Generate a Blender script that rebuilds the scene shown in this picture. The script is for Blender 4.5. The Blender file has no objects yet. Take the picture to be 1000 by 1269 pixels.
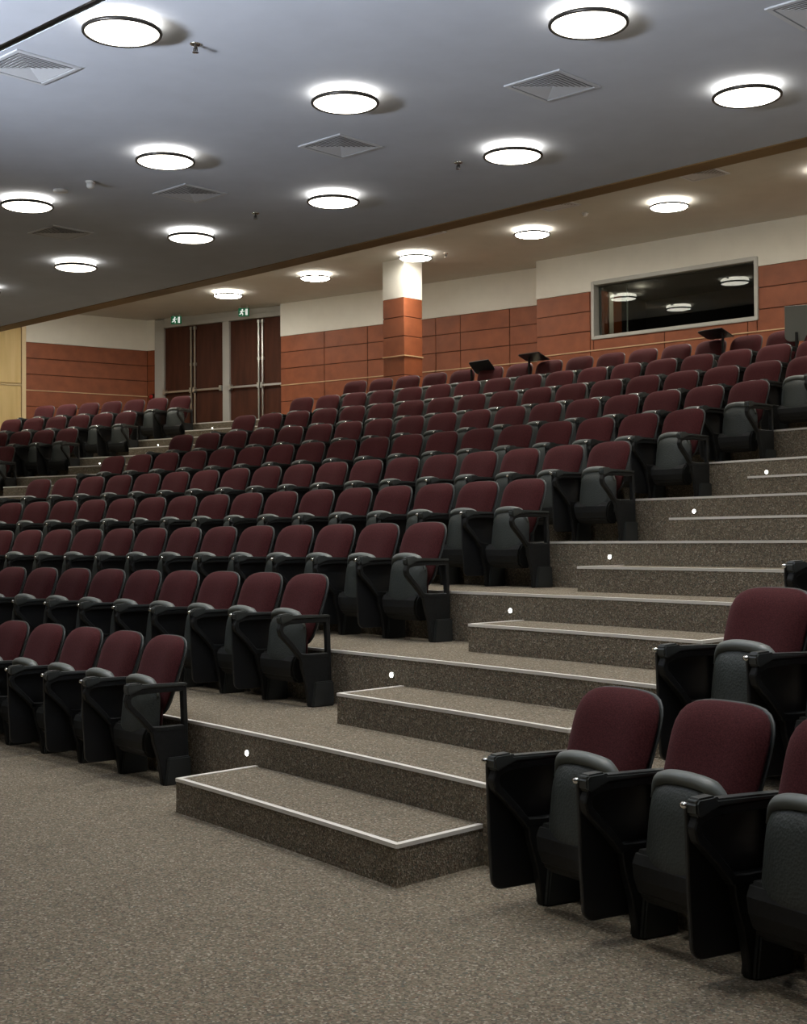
import bpy, bmesh, math, random
from mathutils import Vector, Matrix
random.seed(7)
PI = math.pi
scene = bpy.context.scene
COL = scene.collection

# ------------------------------------------------------------------ room data
HC = 1.4567                      # eye height
TIER = 0.36                      # rise of one tier
PITCH = 0.55                     # chair spacing
HEAD0, KAP = -0.1286, 0.025986   # heading at the aisle end of the rows and curvature
ROW_X, ROW_Y = -6.9474, 5.1533   # top of backrest of the first chair of row one
STEP_X, STEP_Y = 0.01765, 1.1766 # from row to row
NOSE = 1.1393                    # nosing k lies this far in front of row k+1
LANDING = 10 * TIER
CEIL_MAIN = 5.15
CEIL_BACK = 6.236

def curve(s):
    a = HEAD0 + KAP * s
    return (-(math.sin(a) - math.sin(HEAD0)) / KAP, (math.cos(a) - math.cos(HEAD0)) / KAP, a)

def row_point(row, s):
    x, y, a = curve(s)
    return ROW_X + STEP_X * (row - 1) + x, ROW_Y + STEP_Y * (row - 1) + y, a

def nose_point(k, s, fwd=0.0, w=0.0):
    x, y, a = curve(s)
    x += ROW_X + STEP_X * k; y += ROW_Y + STEP_Y * k - NOSE - fwd      # fwd runs along the aisle
    return x - math.sin(a) * w, y + math.cos(a) * w, a

# ------------------------------------------------------------------ camera
R = Vector((0.7243739124821434, 0.6893817539682561, -0.005935672747296775))
U = Vector((0.01875945968518279, -0.011103573484624365, 0.9997623684297141))
F = Vector((-0.6891520279210038, 0.7243131283854535, 0.02097556818885844))
FPX = 1689.187
cam_d = bpy.data.cameras.new('camera'); cam = bpy.data.objects.new('camera', cam_d); COL.objects.link(cam)
M = Matrix(((R.x, U.x, -F.x, 0), (R.y, U.y, -F.y, 0), (R.z, U.z, -F.z, HC), (0, 0, 0, 1)))
cam.matrix_world = M
cam_d.sensor_fit = 'HORIZONTAL'; cam_d.sensor_width = 36.0; cam_d.lens = 36.0 * FPX / 1000.0
cam_d.clip_start = 0.05; cam_d.clip_end = 200
scene.camera = cam

def in_frame(x, y, z):           # horizontal position of a point in the 1000 px wide frame
    d = Vector((x, y, z - HC))
    return 500 + FPX * d.dot(R) / d.dot(F)

# ------------------------------------------------------------------ materials
def new_mat(name):
    m = bpy.data.materials.new(name); m.use_nodes = True
    nt = m.node_tree
    return m, nt, nt.nodes['Principled BSDF']

def plain(name, col, rough=0.5, metal=0.0, spec=0.5, noise=0.0, nscale=40, bump=0.0, bscale=300):
    m, nt, b = new_mat(name)
    b.inputs['Base Color'].default_value = (*col, 1); b.inputs['Roughness'].default_value = rough
    b.inputs['Metallic'].default_value = metal; b.inputs['Specular IOR Level'].default_value = spec
    tc = nt.nodes.new('ShaderNodeTexCoord')
    if noise:
        n = nt.nodes.new('ShaderNodeTexNoise'); n.inputs['Scale'].default_value = nscale; n.inputs['Detail'].default_value = 4
        r = nt.nodes.new('ShaderNodeValToRGB')
        lo = [c * (1 - noise) for c in col]; hi = [min(1, c * (1 + noise)) for c in col]
        r.color_ramp.elements[0].position = .3; r.color_ramp.elements[0].color = (*lo, 1)
        r.color_ramp.elements[1].position = .7; r.color_ramp.elements[1].color = (*hi, 1)
        nt.links.new(tc.outputs['Object'], n.inputs['Vector']); nt.links.new(n.outputs['Fac'], r.inputs['Fac'])
        nt.links.new(r.outputs['Color'], b.inputs['Base Color'])
    if bump:
        n2 = nt.nodes.new('ShaderNodeTexNoise'); n2.inputs['Scale'].default_value = bscale; n2.inputs['Detail'].default_value = 2
        bp = nt.nodes.new('ShaderNodeBump'); bp.inputs['Strength'].default_value = bump; bp.inputs['Distance'].default_value = .004
        nt.links.new(tc.outputs['Object'], n2.inputs['Vector']); nt.links.new(n2.outputs['Fac'], bp.inputs['Height'])
        nt.links.new(bp.outputs['Normal'], b.inputs['Normal'])
    return m

def emit(name, col, strength, base=(.8, .8, .8)):
    m, nt, b = new_mat(name)
    b.inputs['Base Color'].default_value = (*base, 1)
    b.inputs['Emission Color'].default_value = (*col, 1); b.inputs['Emission Strength'].default_value = strength
    return m

def carpet_mat():
    m, nt, b = new_mat('speckled_carpet')
    b.inputs['Roughness'].default_value = 0.95; b.inputs['Specular IOR Level'].default_value = .1
    tc = nt.nodes.new('ShaderNodeTexCoord')
    v = nt.nodes.new('ShaderNodeTexVoronoi'); v.inputs['Scale'].default_value = 120
    nt.links.new(tc.outputs['Object'], v.inputs['Vector'])
    sep = nt.nodes.new('ShaderNodeSeparateColor'); nt.links.new(v.outputs['Color'], sep.inputs['Color'])
    r = nt.nodes.new('ShaderNodeValToRGB'); cr = r.color_ramp; cr.interpolation = 'CONSTANT'
    stops = [(0, (.135, .112, .085)), (.20, (.195, .165, .122)), (.42, (.245, .208, .155)), (.62, (.170, .155, .112)),
             (.74, (.30, .26, .20)), (.84, (.21, .150, .11)), (.90, (.135, .138, .115)), (.95, (.38, .34, .27))]
    cr.elements[0].position = 0; cr.elements[0].color = (*stops[0][1], 1)
    cr.elements[1].position = stops[1][0]; cr.elements[1].color = (*stops[1][1], 1)
    for p, c in stops[2:]:
        e = cr.elements.new(p); e.color = (*c, 1)
    nt.links.new(sep.outputs['Red'], r.inputs['Fac'])
    n = nt.nodes.new('ShaderNodeTexNoise'); n.inputs['Scale'].default_value = 2.2; n.inputs['Detail'].default_value = 3
    nt.links.new(tc.outputs['Object'], n.inputs['Vector'])
    mr = nt.nodes.new('ShaderNodeMapRange'); mr.inputs['To Min'].default_value = .86; mr.inputs['To Max'].default_value = 1.12
    nt.links.new(n.outputs['Fac'], mr.inputs['Value'])
    mx = nt.nodes.new('ShaderNodeMix'); mx.data_type = 'RGBA'; mx.blend_type = 'MULTIPLY'; mx.inputs['Factor'].default_value = 1
    nt.links.new(r.outputs['Color'], mx.inputs['A']); nt.links.new(mr.outputs['Result'], mx.inputs['B'])
    nt.links.new(mx.outputs['Result'], b.inputs['Base Color'])
    bp = nt.nodes.new('ShaderNodeBump'); bp.inputs['Strength'].default_value = .5; bp.inputs['Distance'].default_value = .006
    nt.links.new(v.outputs['Distance'], bp.inputs['Height']); nt.links.new(bp.outputs['Normal'], b.inputs['Normal'])
    return m

def wood_mat(name, c1, c2, sx=1.5, sz=18):
    m, nt, b = new_mat(name); b.inputs['Roughness'].default_value = .55; b.inputs['Specular IOR Level'].default_value = .3
    tc = nt.nodes.new('ShaderNodeTexCoord'); mp = nt.nodes.new('ShaderNodeMapping')
    mp.inputs['Scale'].default_value = (sz, sz, sx)
    n = nt.nodes.new('ShaderNodeTexNoise'); n.inputs['Scale'].default_value = 1; n.inputs['Detail'].default_value = 6
    r = nt.nodes.new('ShaderNodeValToRGB')
    r.color_ramp.elements[0].position = .32; r.color_ramp.elements[0].color = (*c1, 1)
    r.color_ramp.elements[1].position = .68; r.color_ramp.elements[1].color = (*c2, 1)
    nt.links.new(tc.outputs['Object'], mp.inputs['Vector']); nt.links.new(mp.outputs['Vector'], n.inputs['Vector'])
    nt.links.new(n.outputs['Fac'], r.inputs['Fac']); nt.links.new(r.outputs['Color'], b.inputs['Base Color'])
    return m

def shell_mat():                # moulded plastic with a fine raised pattern
    m, nt, b = new_mat('moulded_grey_plastic')
    b.inputs['Base Color'].default_value = (.048, .056, .052, 1); b.inputs['Roughness'].default_value = .48
    tc = nt.nodes.new('ShaderNodeTexCoord')
    v = nt.nodes.new('ShaderNodeTexVoronoi'); v.inputs['Scale'].default_value = 95
    nt.links.new(tc.outputs['Object'], v.inputs['Vector'])
    bp = nt.nodes.new('ShaderNodeBump'); bp.inputs['Strength'].default_value = .35; bp.inputs['Distance'].default_value = .004
    nt.links.new(v.outputs['Distance'], bp.inputs['Height']); nt.links.new(bp.outputs['Normal'], b.inputs['Normal'])
    return m

def fabric_mat():
    m, nt, b = new_mat('burgundy_fabric')
    b.inputs['Roughness'].default_value = .9; b.inputs['Specular IOR Level'].default_value = .15
    b.inputs['Sheen Weight'].default_value = .12; b.inputs['Sheen Roughness'].default_value = .5
    b.inputs['Sheen Tint'].default_value = (.6, .35, .38, 1)
    tc = nt.nodes.new('ShaderNodeTexCoord')
    n = nt.nodes.new('ShaderNodeTexNoise'); n.inputs['Scale'].default_value = 170; n.inputs['Detail'].default_value = 3
    r = nt.nodes.new('ShaderNodeValToRGB')
    r.color_ramp.elements[0].position = .3; r.color_ramp.elements[0].color = (.038, .0088, .0094, 1)
    r.color_ramp.elements[1].position = .72; r.color_ramp.elements[1].color = (.082, .0190, .0208, 1)
    nt.links.new(tc.outputs['Object'], n.inputs['Vector']); nt.links.new(n.outputs['Fac'], r.inputs['Fac'])
    nt.links.new(r.outputs['Color'], b.inputs['Base Color'])
    bp = nt.nodes.new('ShaderNodeBump'); bp.inputs['Strength'].default_value = .3; bp.inputs['Distance'].default_value = .003
    nt.links.new(n.outputs['Fac'], bp.inputs['Height']); nt.links.new(bp.outputs['Normal'], b.inputs['Normal'])
    return m

def glass_mat():
    m = bpy.data.materials.new('booth_glass'); m.use_nodes = True; nt = m.node_tree; nt.nodes.clear()
    o = nt.nodes.new('ShaderNodeOutputMaterial'); mix = nt.nodes.new('ShaderNodeMixShader')
    t = nt.nodes.new('ShaderNodeBsdfTransparent'); t.inputs['Color'].default_value = (.78, .82, .8, 1)
    g = nt.nodes.new('ShaderNodeBsdfGlossy'); g.inputs['Roughness'].default_value = .004
    fr = nt.nodes.new('ShaderNodeFresnel'); fr.inputs['IOR'].default_value = 1.65
    nt.links.new(fr.outputs['Fac'], mix.inputs['Fac']); nt.links.new(t.outputs[0], mix.inputs[1]); nt.links.new(g.outputs[0], mix.inputs[2])
    nt.links.new(mix.outputs[0], o.inputs['Surface'])
    return m

CARPET = carpet_mat()
FABRIC = fabric_mat()
SHELL = shell_mat()
LITRIM = plain('lightened_grey_green_plastic', (.165, .182, .172), .42)  # seat lip colour, lightened to paint in the ceiling light it catches
DARK = plain('black_moulded_plastic', (.014, .015, .015), .55, spec=.3, noise=.2, nscale=60)
BACKSHELL = plain('dark_grey_plastic', (.045, .052, .05), .45)
FOOT = plain('dark_foot_plastic', (.026, .029, .028), .5)
ARMPAD = plain('arm_pad_plastic', (.055, .062, .06), .38)
TABLET = plain('black_laminate', (.014, .015, .016), .4)
PADGREY = plain('grey_laminate', (.16, .17, .155), .5)
CHROME = plain('polished_metal', (.8, .8, .78), .18, 1.0)
NOSING = plain('pale_nosing_strip', (.86, .84, .79), .5)
MAINCEIL = plain('pale_blue_grey_ceiling_paint', (.56, .595, .67), .9, spec=.1, noise=.03, nscale=3)
BACKCEIL = plain('warm_white_ceiling_paint', (.60, .585, .54), .9, spec=.1, noise=.03, nscale=3)
WHITEWALL = plain('white_wall_paint', (.88, .86, .78), .85, spec=.2, noise=.02, nscale=5)
TERRA = plain('terracotta_panel', (.27, .076, .028), .55, noise=.16, nscale=5, bump=.1, bscale=60)
JOINT = plain('dark_panel_joint', (.07, .025, .013), .8)
RAIL = plain('pale_wood_rail', (.62, .42, .24), .5)
DOORWOOD = wood_mat('dark_reddish_door_veneer', (.054, .0155, .007), (.090, .027, .0125), 1.2, 9)
YELLOWOOD = wood_mat('pale_maple_veneer', (.64, .47, .20), (.76, .58, .28), .8, 10)
YELLOWTRIM = plain('pale_maple_trim', (.78, .62, .36), .5)
BROWNTRIM = wood_mat('brown_timber_edge', (.22, .14, .06), (.31, .20, .09), 9, 1)
FRAMEGREY = plain('pale_grey_metal', (.50, .50, .47), .4, .0)
STEEL = plain('brushed_steel', (.62, .62, .58), .3, .85)
VENTWHITE = plain('white_metal_louvre', (.60, .62, .66), .5)
VENTDARK = plain('dark_duct', (.14, .14, .15), .9)
WHITEPLASTIC = plain('white_plastic', (.75, .75, .74), .5)
DARKMETAL = plain('dark_bronze_metal', (.055, .05, .045), .35, .6)
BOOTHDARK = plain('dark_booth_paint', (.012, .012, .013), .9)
GREEN = emit('green_sign_face', (.0, .19, .07), .22, (.0, .12, .05))
SIGNWHITE = emit('white_sign_pictogram', (.95, 1, .95), .55)
RED = plain('red_plastic', (.62, .02, .02), .4)
GLASS = glass_mat()
DIFFUSER = emit('lit_diffuser', (1.0, .93, .80), 5.5)
COLLAR = emit('lit_acrylic_collar', (1.0, .93, .80), 5.5)
DIFFUSER_BACK = emit('bright_lit_diffuser', (1.0, .94, .83), 50.0)
COLLAR_BACK = emit('bright_lit_collar', (1.0, .94, .83), 12.0)
STEPLENS = emit('lit_step_lens', (1.0, .97, .9), 9.0)

# ------------------------------------------------------------------ helpers
def link(name, me, m, parent=None):
    o = bpy.data.objects.new(name, me); COL.objects.link(o)
    if m is not None: me.materials.append(m)
    if parent is not None: o.parent = parent
    return o

def obj(name, bm, m, parent=None, smooth=False, bevel=0.0, seg=2):
    bmesh.ops.remove_doubles(bm, verts=bm.verts, dist=1e-5)
    bmesh.ops.recalc_face_normals(bm, faces=bm.faces)
    if bevel:
        ed = [e for e in bm.edges if len(e.link_faces) == 2 and e.calc_face_angle(0) > .5]
        bmesh.ops.bevel(bm, geom=ed, offset=bevel, segments=seg, affect='EDGES', clamp_overlap=True)
    me = bpy.data.meshes.new(name); bm.to_mesh(me); bm.free()
    if smooth:
        for p in me.polygons: p.use_smooth = True
    return link(name, me, m, parent)

def tag(o, label=None, cat=None, group=None, kind=None):
    if label: o['label'] = label
    if cat: o['category'] = cat
    if group: o['group'] = group
    if kind: o['kind'] = kind
    return o

def empty(name, loc=(0, 0, 0), rz=0.0):
    o = bpy.data.objects.new(name, None); COL.objects.link(o)
    o.location = loc; o.rotation_euler = (0, 0, rz); o.empty_display_size = .1
    return o

def copy_tree(o, parent=None):
    c = o.copy(); COL.objects.link(c)
    if parent is not None: c.parent = parent
    for ch in list(o.children): copy_tree(ch, c)
    return c

def add_box(bm, x0, x1, y0, y1, z0, z1, mat=None):
    vs = [bm.verts.new(v) for v in ((x0, y0, z0), (x1, y0, z0), (x1, y1, z0), (x0, y1, z0), (x0, y0, z1), (x1, y0, z1), (x1, y1, z1), (x0, y1, z1))]
    if mat is not None:
        for v in vs: v.co = mat @ v.co
    for f in ((0, 3, 2, 1), (4, 5, 6, 7), (0, 1, 5, 4), (1, 2, 6, 5), (2, 3, 7, 6), (3, 0, 4, 7)):
        bm.faces.new([vs[i] for i in f])

def box_bm(*a, **k):
    bm = bmesh.new(); add_box(bm, *a, **k); return bm

def add_prism(bm, pts, axis, a, b):
    """closed outline pts (2D) extruded along an axis from a to b"""
    def mk(p, t):
        if axis == 'x': return (t, p[0], p[1])
        if axis == 'y': return (p[0], t, p[1])
        return (p[0], p[1], t)
    A = [bm.verts.new(mk(p, a)) for p in pts]; B = [bm.verts.new(mk(p, b)) for p in pts]
    n = len(pts)
    bm.faces.new(A); bm.faces.new(B[::-1])
    for i in range(n):
        bm.faces.new((A[i], B[i], B[(i + 1) % n], A[(i + 1) % n]))

def add_strip(bm, pts, width, axis_lo, axis_hi):
    """a bar of given width following a 2D poly-line (y,z), thick between x=axis_lo and axis_hi"""
    n = len(pts); L, Rr = [], []
    for i, p in enumerate(pts):
        p = Vector(p)
        a = Vector(pts[max(i - 1, 0)]); b = Vector(pts[min(i + 1, n - 1)])
        t = (b - a).normalized(); nn = Vector((-t.y, t.x))
        if 0 < i < n - 1:
            t0 = (p - a).normalized(); n0 = Vector((-t0.y, t0.x)); c = max(.5, nn.dot(n0)); w = width / 2 / c
        else: w = width / 2
        L.append(p + nn * w); Rr.append(p - nn * w)
    add_prism(bm, [tuple(v) for v in L] + [tuple(v) for v in Rr[::-1]], 'x', axis_lo, axis_hi)

def add_lathe(bm, prof, seg=40, cap=True):
    rings = []
    for r, z in prof:
        rings.append([bm.verts.new((r * math.cos(2 * PI * i / seg), r * math.sin(2 * PI * i / seg), z)) for i in range(seg)])
    for a, b in zip(rings, rings[1:]):
        for i in range(seg):
            bm.faces.new((a[i], a[(i + 1) % seg], b[(i + 1) % seg], b[i]))
    if cap:
        bm.faces.new(rings[0][::-1]); bm.faces.new(rings[-1])

def lathe_bm(prof, seg=40, cap=True):
    bm = bmesh.new(); add_lathe(bm, prof, seg, cap); return bm

def puff(half_w_bot, half_w_top, height, n_top, n_bot, front, back, fexp=3.0, seg=44, rings=7, crown=0.0):
    """pillow-like closed solid: outline in x,z (z from 0 to height); bulges to -y (front) and +y (back)"""
    bm = bmesh.new()
    def bound(th):
        c, s = math.cos(th), math.sin(th); n = n_top if s > 0 else n_bot
        r = (abs(c) ** n + abs(s) ** n) ** (-1.0 / n)
        return r * c, r * s
    def pos(r, th, side):
        bx, bz = bound(th); u, v = bx * r, bz * r
        w = half_w_bot + (half_w_top - half_w_bot) * (v + 1) / 2
        z = height * (v + 1) / 2 + crown * max(0, v) * (1 - u * u)
        d = 1 - r ** fexp
        y = -front * d if side < 0 else back * d
        return (u * w, y, z)
    rs = [i / rings for i in range(1, rings)] + [.93, .975, 1.0] if rings else [1.0]
    rs = sorted(set(rs))
    lay = {}
    rim = [bm.verts.new(pos(1, 2 * PI * i / seg, -1)) for i in range(seg)]
    for side in (-1, 1):
        c = bm.verts.new(pos(0, 0, side)); prev = None
        for r in rs:
            ring = rim if r == 1.0 else [bm.verts.new(pos(r, 2 * PI * i / seg, side)) for i in range(seg)]
            for i in range(seg):
                j = (i + 1) % seg
                if prev is None: bm.faces.new((c, ring[i], ring[j]))
                else: bm.faces.new((prev[i], ring[i], ring[j], prev[j]))
            prev = ring
    return bm

def xform(bm, mat):
    bmesh.ops.transform(bm, matrix=mat, verts=bm.verts); return bm

def warp(bm, fn):
    for v in bm.verts: v.co = Vector(fn(v.co)); 
    return bm

# ------------------------------------------------------------------ the floor and the tiers
S_LO, S_HI = -8.6, 18.6
floor_bm = bmesh.new()
add_box(floor_bm, -27.5, 2.5, -7.5, 6.9, -.2, 0.0)
o = obj('floor', floor_bm, CARPET); tag(o, 'flat speckled brown carpet floor in front of the raked seating', 'floor', kind='structure')

ORD = ['first', 'second', 'third', 'fourth', 'fifth', 'sixth', 'seventh', 'eighth', 'ninth', 'tenth', 'eleventh', 'twelfth',
       'thirteenth', 'fourteenth', 'fifteenth', 'sixteenth', 'seventeenth', 'eighteenth']

def s_list(a, b, n): return [a + (b - a) * i / n for i in range(n + 1)]

def nosing_strip(name, k, z, s0, s1, fwd, parent, n=24, w=.026, h=.014, side_left=None, side_right=None):
    bm = bmesh.new()
    ss = s_list(s0, s1, n)
    prev = None
    for s in ss:
        a = nose_point(k, s, fwd, -.004); b = nose_point(k, s, fwd, w)
        q = [bm.verts.new((a[0], a[1], z - h)), bm.verts.new((a[0], a[1], z + .004)), bm.verts.new((b[0], b[1], z + .004)), bm.verts.new((b[0], b[1], z - h))]
        if prev:
            for i in range(4): bm.faces.new((prev[i], prev[(i + 1) % 4], q[(i + 1) % 4], q[i]))
        else: bm.faces.new(q)
        prev = q
    bm.faces.new(prev[::-1])
    return bm

for k in range(1, 11):
    ss = s_list(S_LO, S_HI, 40)
    front = [nose_point(k, s)[:2] for s in ss]
    if k < 10: back = [nose_point(k + 1, s, 0, .15)[:2] for s in ss]
    else: back = [(x, 19.6 if x > -17 else 18.7) for x, y in front]
    bm = bmesh.new()
    z0, z1 = (k - 1) * TIER - .15, k * TIER
    A = [bm.verts.new((x, y, z0)) for x, y in front]; B = [bm.verts.new((x, y, z0)) for x, y in back]
    C = [bm.verts.new((x, y, z1)) for x, y in front]; Dd = [bm.verts.new((x, y, z1)) for x, y in back]
    for i in range(len(ss) - 1):
        bm.faces.new((C[i], C[i + 1], Dd[i + 1], Dd[i])); bm.faces.new((A[i], B[i], B[i + 1], A[i + 1]))
        bm.faces.new((A[i], A[i + 1], C[i + 1], C[i])); bm.faces.new((B[i], Dd[i], Dd[i + 1], B[i + 1]))
    bm.faces.new((A[0], C[0], Dd[0], B[0])); bm.faces.new((A[-1], B[-1], Dd[-1], C[-1]))
    t = obj('floor', bm, CARPET)
    nm = ('carpeted tier under the %s row of chairs counted from the front' % ORD[k]) if k < 10 else 'carpeted top landing behind the last row of chairs'
    tag(t, nm, 'floor', kind='structure')
    nz = obj('nosing', nosing_strip('nosing', k, k * TIER, S_LO, S_HI, 0, t, 60), NOSING, t)
    nz['label'] = 'pale nosing strip'

# half-height step blocks in the two aisles
def step_block(k, s0, s1, label, group):
    depth = .56; zb = (k - 1) * TIER; zt = zb + TIER / 2
    root = empty('aisle_step', (*nose_point(k, (s0 + s1) / 2, depth / 2)[:2], zb))
    off = root.location.copy()
    n = 10; ss = s_list(s0, s1, n)
    bm = bmesh.new()
    fr = [nose_point(k, s, depth)[:2] for s in ss]; bk = [nose_point(k, s, .002)[:2] for s in ss]
    A = [bm.verts.new((x - off.x, y - off.y, 0)) for x, y in fr]; B = [bm.verts.new((x - off.x, y - off.y, 0)) for x, y in bk]
    C = [bm.verts.new((x - off.x, y - off.y, TIER / 2)) for x, y in fr]; Dd = [bm.verts.new((x - off.x, y - off.y, TIER / 2)) for x, y in bk]
    for i in range(n):
        bm.faces.new((C[i], C[i + 1], Dd[i + 1], Dd[i])); bm.faces.new((A[i], B[i], B[i + 1], A[i + 1]))
        bm.faces.new((A[i], A[i + 1], C[i + 1], C[i])); bm.faces.new((B[i], Dd[i], Dd[i + 1], B[i + 1]))
    bm.faces.new((A[0], C[0], Dd[0], B[0])); bm.faces.new((A[-1], B[-1], Dd[-1], C[-1]))
    obj('step_body', bm, CARPET, root)
    nb = nosing_strip('nosing', k, zt, s0, s1, depth, root, 12)
    xform(nb, Matrix.Translation(-off))
    obj('nosing', nb, NOSING, root)
    for s, nm in ((s0, 'side_nosing'), (s1, 'side_nosing')):
        a = Vector((*nose_point(k, s, depth)[:2], 0)) - off; b = Vector((*nose_point(k, s, .004)[:2], 0)) - off
        d = (b - a); d.z = 0; L = d.length; d.normalize(); nrm = Vector((-d.y, d.x, 0))
        inward = nrm if (s == s0) else -nrm
        # make sure the strip lies on the block
        mid = Vector((*nose_point(k, (s0 + s1) / 2, depth / 2)[:2], 0)) - off
        if inward.dot(mid - a) < 0: inward = -inward
        sb = bmesh.new()
        p = [a - inward * .003, a + inward * .028, b + inward * .028, b - inward * .003]
        lo = [sb.verts.new((q.x, q.y, TIER / 2 - .014)) for q in p]; hi = [sb.verts.new((q.x, q.y, TIER / 2 + .0038)) for q in p]
        sb.faces.new(lo[::-1]); sb.faces.new(hi)
        for i in range(4): sb.faces.new((lo[i], lo[(i + 1) % 4], hi[(i + 1) % 4], hi[i]))
        obj('side_nosing', sb, NOSING, root)
    tag(root, label, 'step', group)
    return root

ORDUP = {1: 'lowest', 2: 'second lowest', 3: 'third lowest', 4: 'fourth lowest', 5: 'fifth lowest', 6: 'sixth lowest', 7: 'seventh lowest'}
for k in range(1, 8):
    step_block(k, -2.99, -.945 - .011 * k, '%s carpeted step block of the wide right-hand aisle' % ORDUP[k], 'carpeted step blocks of the right-hand aisle')
ORDDN = {10: 'topmost', 9: 'second topmost', 8: 'third topmost', 7: 'fourth topmost'}
for k in range(7, 11):
    step_block(k, 10.65, 12.66, '%s carpeted step block of the far left aisle before the double doors' % ORDDN[k], 'carpeted step blocks of the far left aisle')

# little round lights in the risers
def step_light(k, s, z, label, group, r=.017):
    x, y, a = nose_point(k, s, 0)
    root = empty('step_light', (x, y, (k - 1) * TIER + z), a)
    b = lathe_bm([(r * 1.2, 0), (r * 1.2, .006), (r, .009)], 24)
    xform(b, Matrix.Rotation(PI / 2, 4, 'X')); xform(b, Matrix.Translation((0, -.0005, 0)))
    obj('bezel', b, STEEL, root, True)
    l = lathe_bm([(r * .95, .0), (r * .95, .011), (r * .65, .0155), (r * .2, .017)], 24)
    xform(l, Matrix.Rotation(PI / 2, 4, 'X')); xform(l, Matrix.Translation((0, -.001, 0)))
    obj('lens', l, STEPLENS, root, True)
    tag(root, label, 'light', group)
for k in range(1, 7):
    step_light(k, -.875, .243, 'small round step light in the %s riser of the right-hand aisle counted from below' % ORD[k - 1], 'step lights of the right-hand aisle')
for k in (8, 9, 10):
    step_light(k, 12.60, .255, 'small step light in the %s riser of the far left aisle' % ORDDN[k], 'step lights of the far left aisle', .011)

# ------------------------------------------------------------------ ceiling
ceil_bm = bmesh.new()
EDGE = [(-27.5, 12.22), (-18.0, 11.99), (-14.4, 11.93), (-11.2, 11.80), (-8.2, 11.70), (-5.9, 11.61), (2.5, 11.3)]
add_prism(ceil_bm, [(-27.5, 5.30)] + [(2.5, 5.30)] + EDGE[::-1], 'z', CEIL_MAIN, CEIL_MAIN + .22)
o = obj('ceiling', ceil_bm, MAINCEIL); tag(o, 'pale blue grey suspended main ceiling over the seating', 'ceiling', kind='structure')
tb = bmesh.new()
add_prism(tb, EDGE + [(x, y + .26) for x, y in EDGE[::-1]], 'z', CEIL_MAIN - .012, CEIL_MAIN + .25)
o = obj('trim_1', tb, BROWNTRIM); tag(o, 'brown timber strip along the rear edge of the main ceiling', 'trim', kind='structure')
bb = box_bm(-27.5, 2.5, -7.5, 5.18, CEIL_MAIN - .03, CEIL_MAIN + .22)
o = obj('ceiling', bb, MAINCEIL); tag(o, 'ceiling panel over the stage side in front of the dark slot', 'ceiling', kind='structure')
tb = box_bm(-27.5, 2.5, 5.18, 5.20, CEIL_MAIN - .031, CEIL_MAIN + .22)
o = obj('trim_2', tb, DARKMETAL); tag(o, 'thin dark edge strip along the dark ceiling slot at upper left', 'trim', kind='structure')
sb = box_bm(-27.5, 2.5, 5.201, 5.299, CEIL_MAIN + .12, CEIL_MAIN + .2)
o = obj('trim_3', sb, VENTDARK); tag(o, 'dark recess inside the ceiling slot at upper left', 'trim', kind='structure')
bk = box_bm(-27.5, 2.5, 11.0, 20.2, CEIL_BACK, CEIL_BACK + .2)
o = obj('ceiling', bk, BACKCEIL); tag(o, 'higher warm grey ceiling over the back rows', 'ceiling', kind='structure')

# ------------------------------------------------------------------ round ceiling lights
LX, LY, LS, LR = -5.581, 9.97, 2.456, 2.193
LYB = 16.52
def make_light():
    root = empty('ceiling_light')
    obj('collar', lathe_bm([(.235, .0), (.255, -.012), (.262, -.066), (.25, -.070)], 48), COLLAR, root, True)
    bm = bmesh.new(); seg = 56; rt = .270; rm = .013
    rings = []
    for j in range(10):
        t = 2 * PI * j / 10
        rings.append([bm.verts.new(((rt + rm * math.cos(t)) * math.cos(2 * PI * i / seg), (rt + rm * math.cos(t)) * math.sin(2 * PI * i / seg), -.080 + 1.2 * rm * math.sin(t))) for i in range(seg)])
    for j in range(10):
        a, b = rings[j], rings[(j + 1) % 10]
        for i in range(seg): bm.faces.new((a[i], a[(i + 1) % seg], b[(i + 1) % seg], b[i]))
    obj('rim', bm, DARKMETAL, root, True)
    obj('diffuser', lathe_bm([(.258, -.072), (.258, -.084), (.245, -.093), (.21, -.100), (.15, -.106), (.09, -.109), (.03, -.110)], 48), DIFFUSER, root, True)
    # clip that holds the fitting
    c = box_bm(-.02, .02, .262, .305, -.03, .0)
    obj('clip', c, VENTWHITE, root, bevel=.004)
    return root
light0 = make_light()
first_light = [light0]; lamps = []; back_mesh = {}
def put_light(ix, y, z, label, group):
    o = first_light.pop() if first_light else copy_tree(light0)
    o.location = (LX + LS * ix, y, z)
    lamps.append((LX + LS * ix, y, z - .128))
    if y == LYB or (ix == -7 and z == CEIL_BACK):      # the lights next to the walls burn brighter
        for ch in o.children:
            m = DIFFUSER_BACK if ch.name.startswith('diffuser') else COLLAR_BACK if ch.name.startswith('collar') else None
            if m:
                ch.data = back_mesh.setdefault(m.name, ch.data.copy()); ch.data.materials.clear(); ch.data.materials.append(m)
    tag(o, label, 'ceiling light', group)
G_MAIN = 'round lights of the main ceiling'; G_BACK = 'round lights of the back ceiling'
for i in range(0, 6):
    put_light(-i, LY, CEIL_MAIN, 'round lit ceiling light, %s from the right in the rear row of the main ceiling' % ORD[i], G_MAIN)
for i in range(0, 4):
    put_light(-i, LY - LR, CEIL_MAIN, 'round lit ceiling light, %s from the right in the middle row of the main ceiling' % ORD[i], G_MAIN)
put_light(-1, LY - 2 * LR, CEIL_MAIN, 'large round lit ceiling light nearest the dark ceiling slot at upper left', G_MAIN)
for i in range(2, 7):
    extra = ', in front of the column' if i == 4 else ''
    put_light(-i, LYB, CEIL_BACK, 'round lit light on the back ceiling, %s from the right%s' % (ORD[i - 2], extra), G_BACK)
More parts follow.
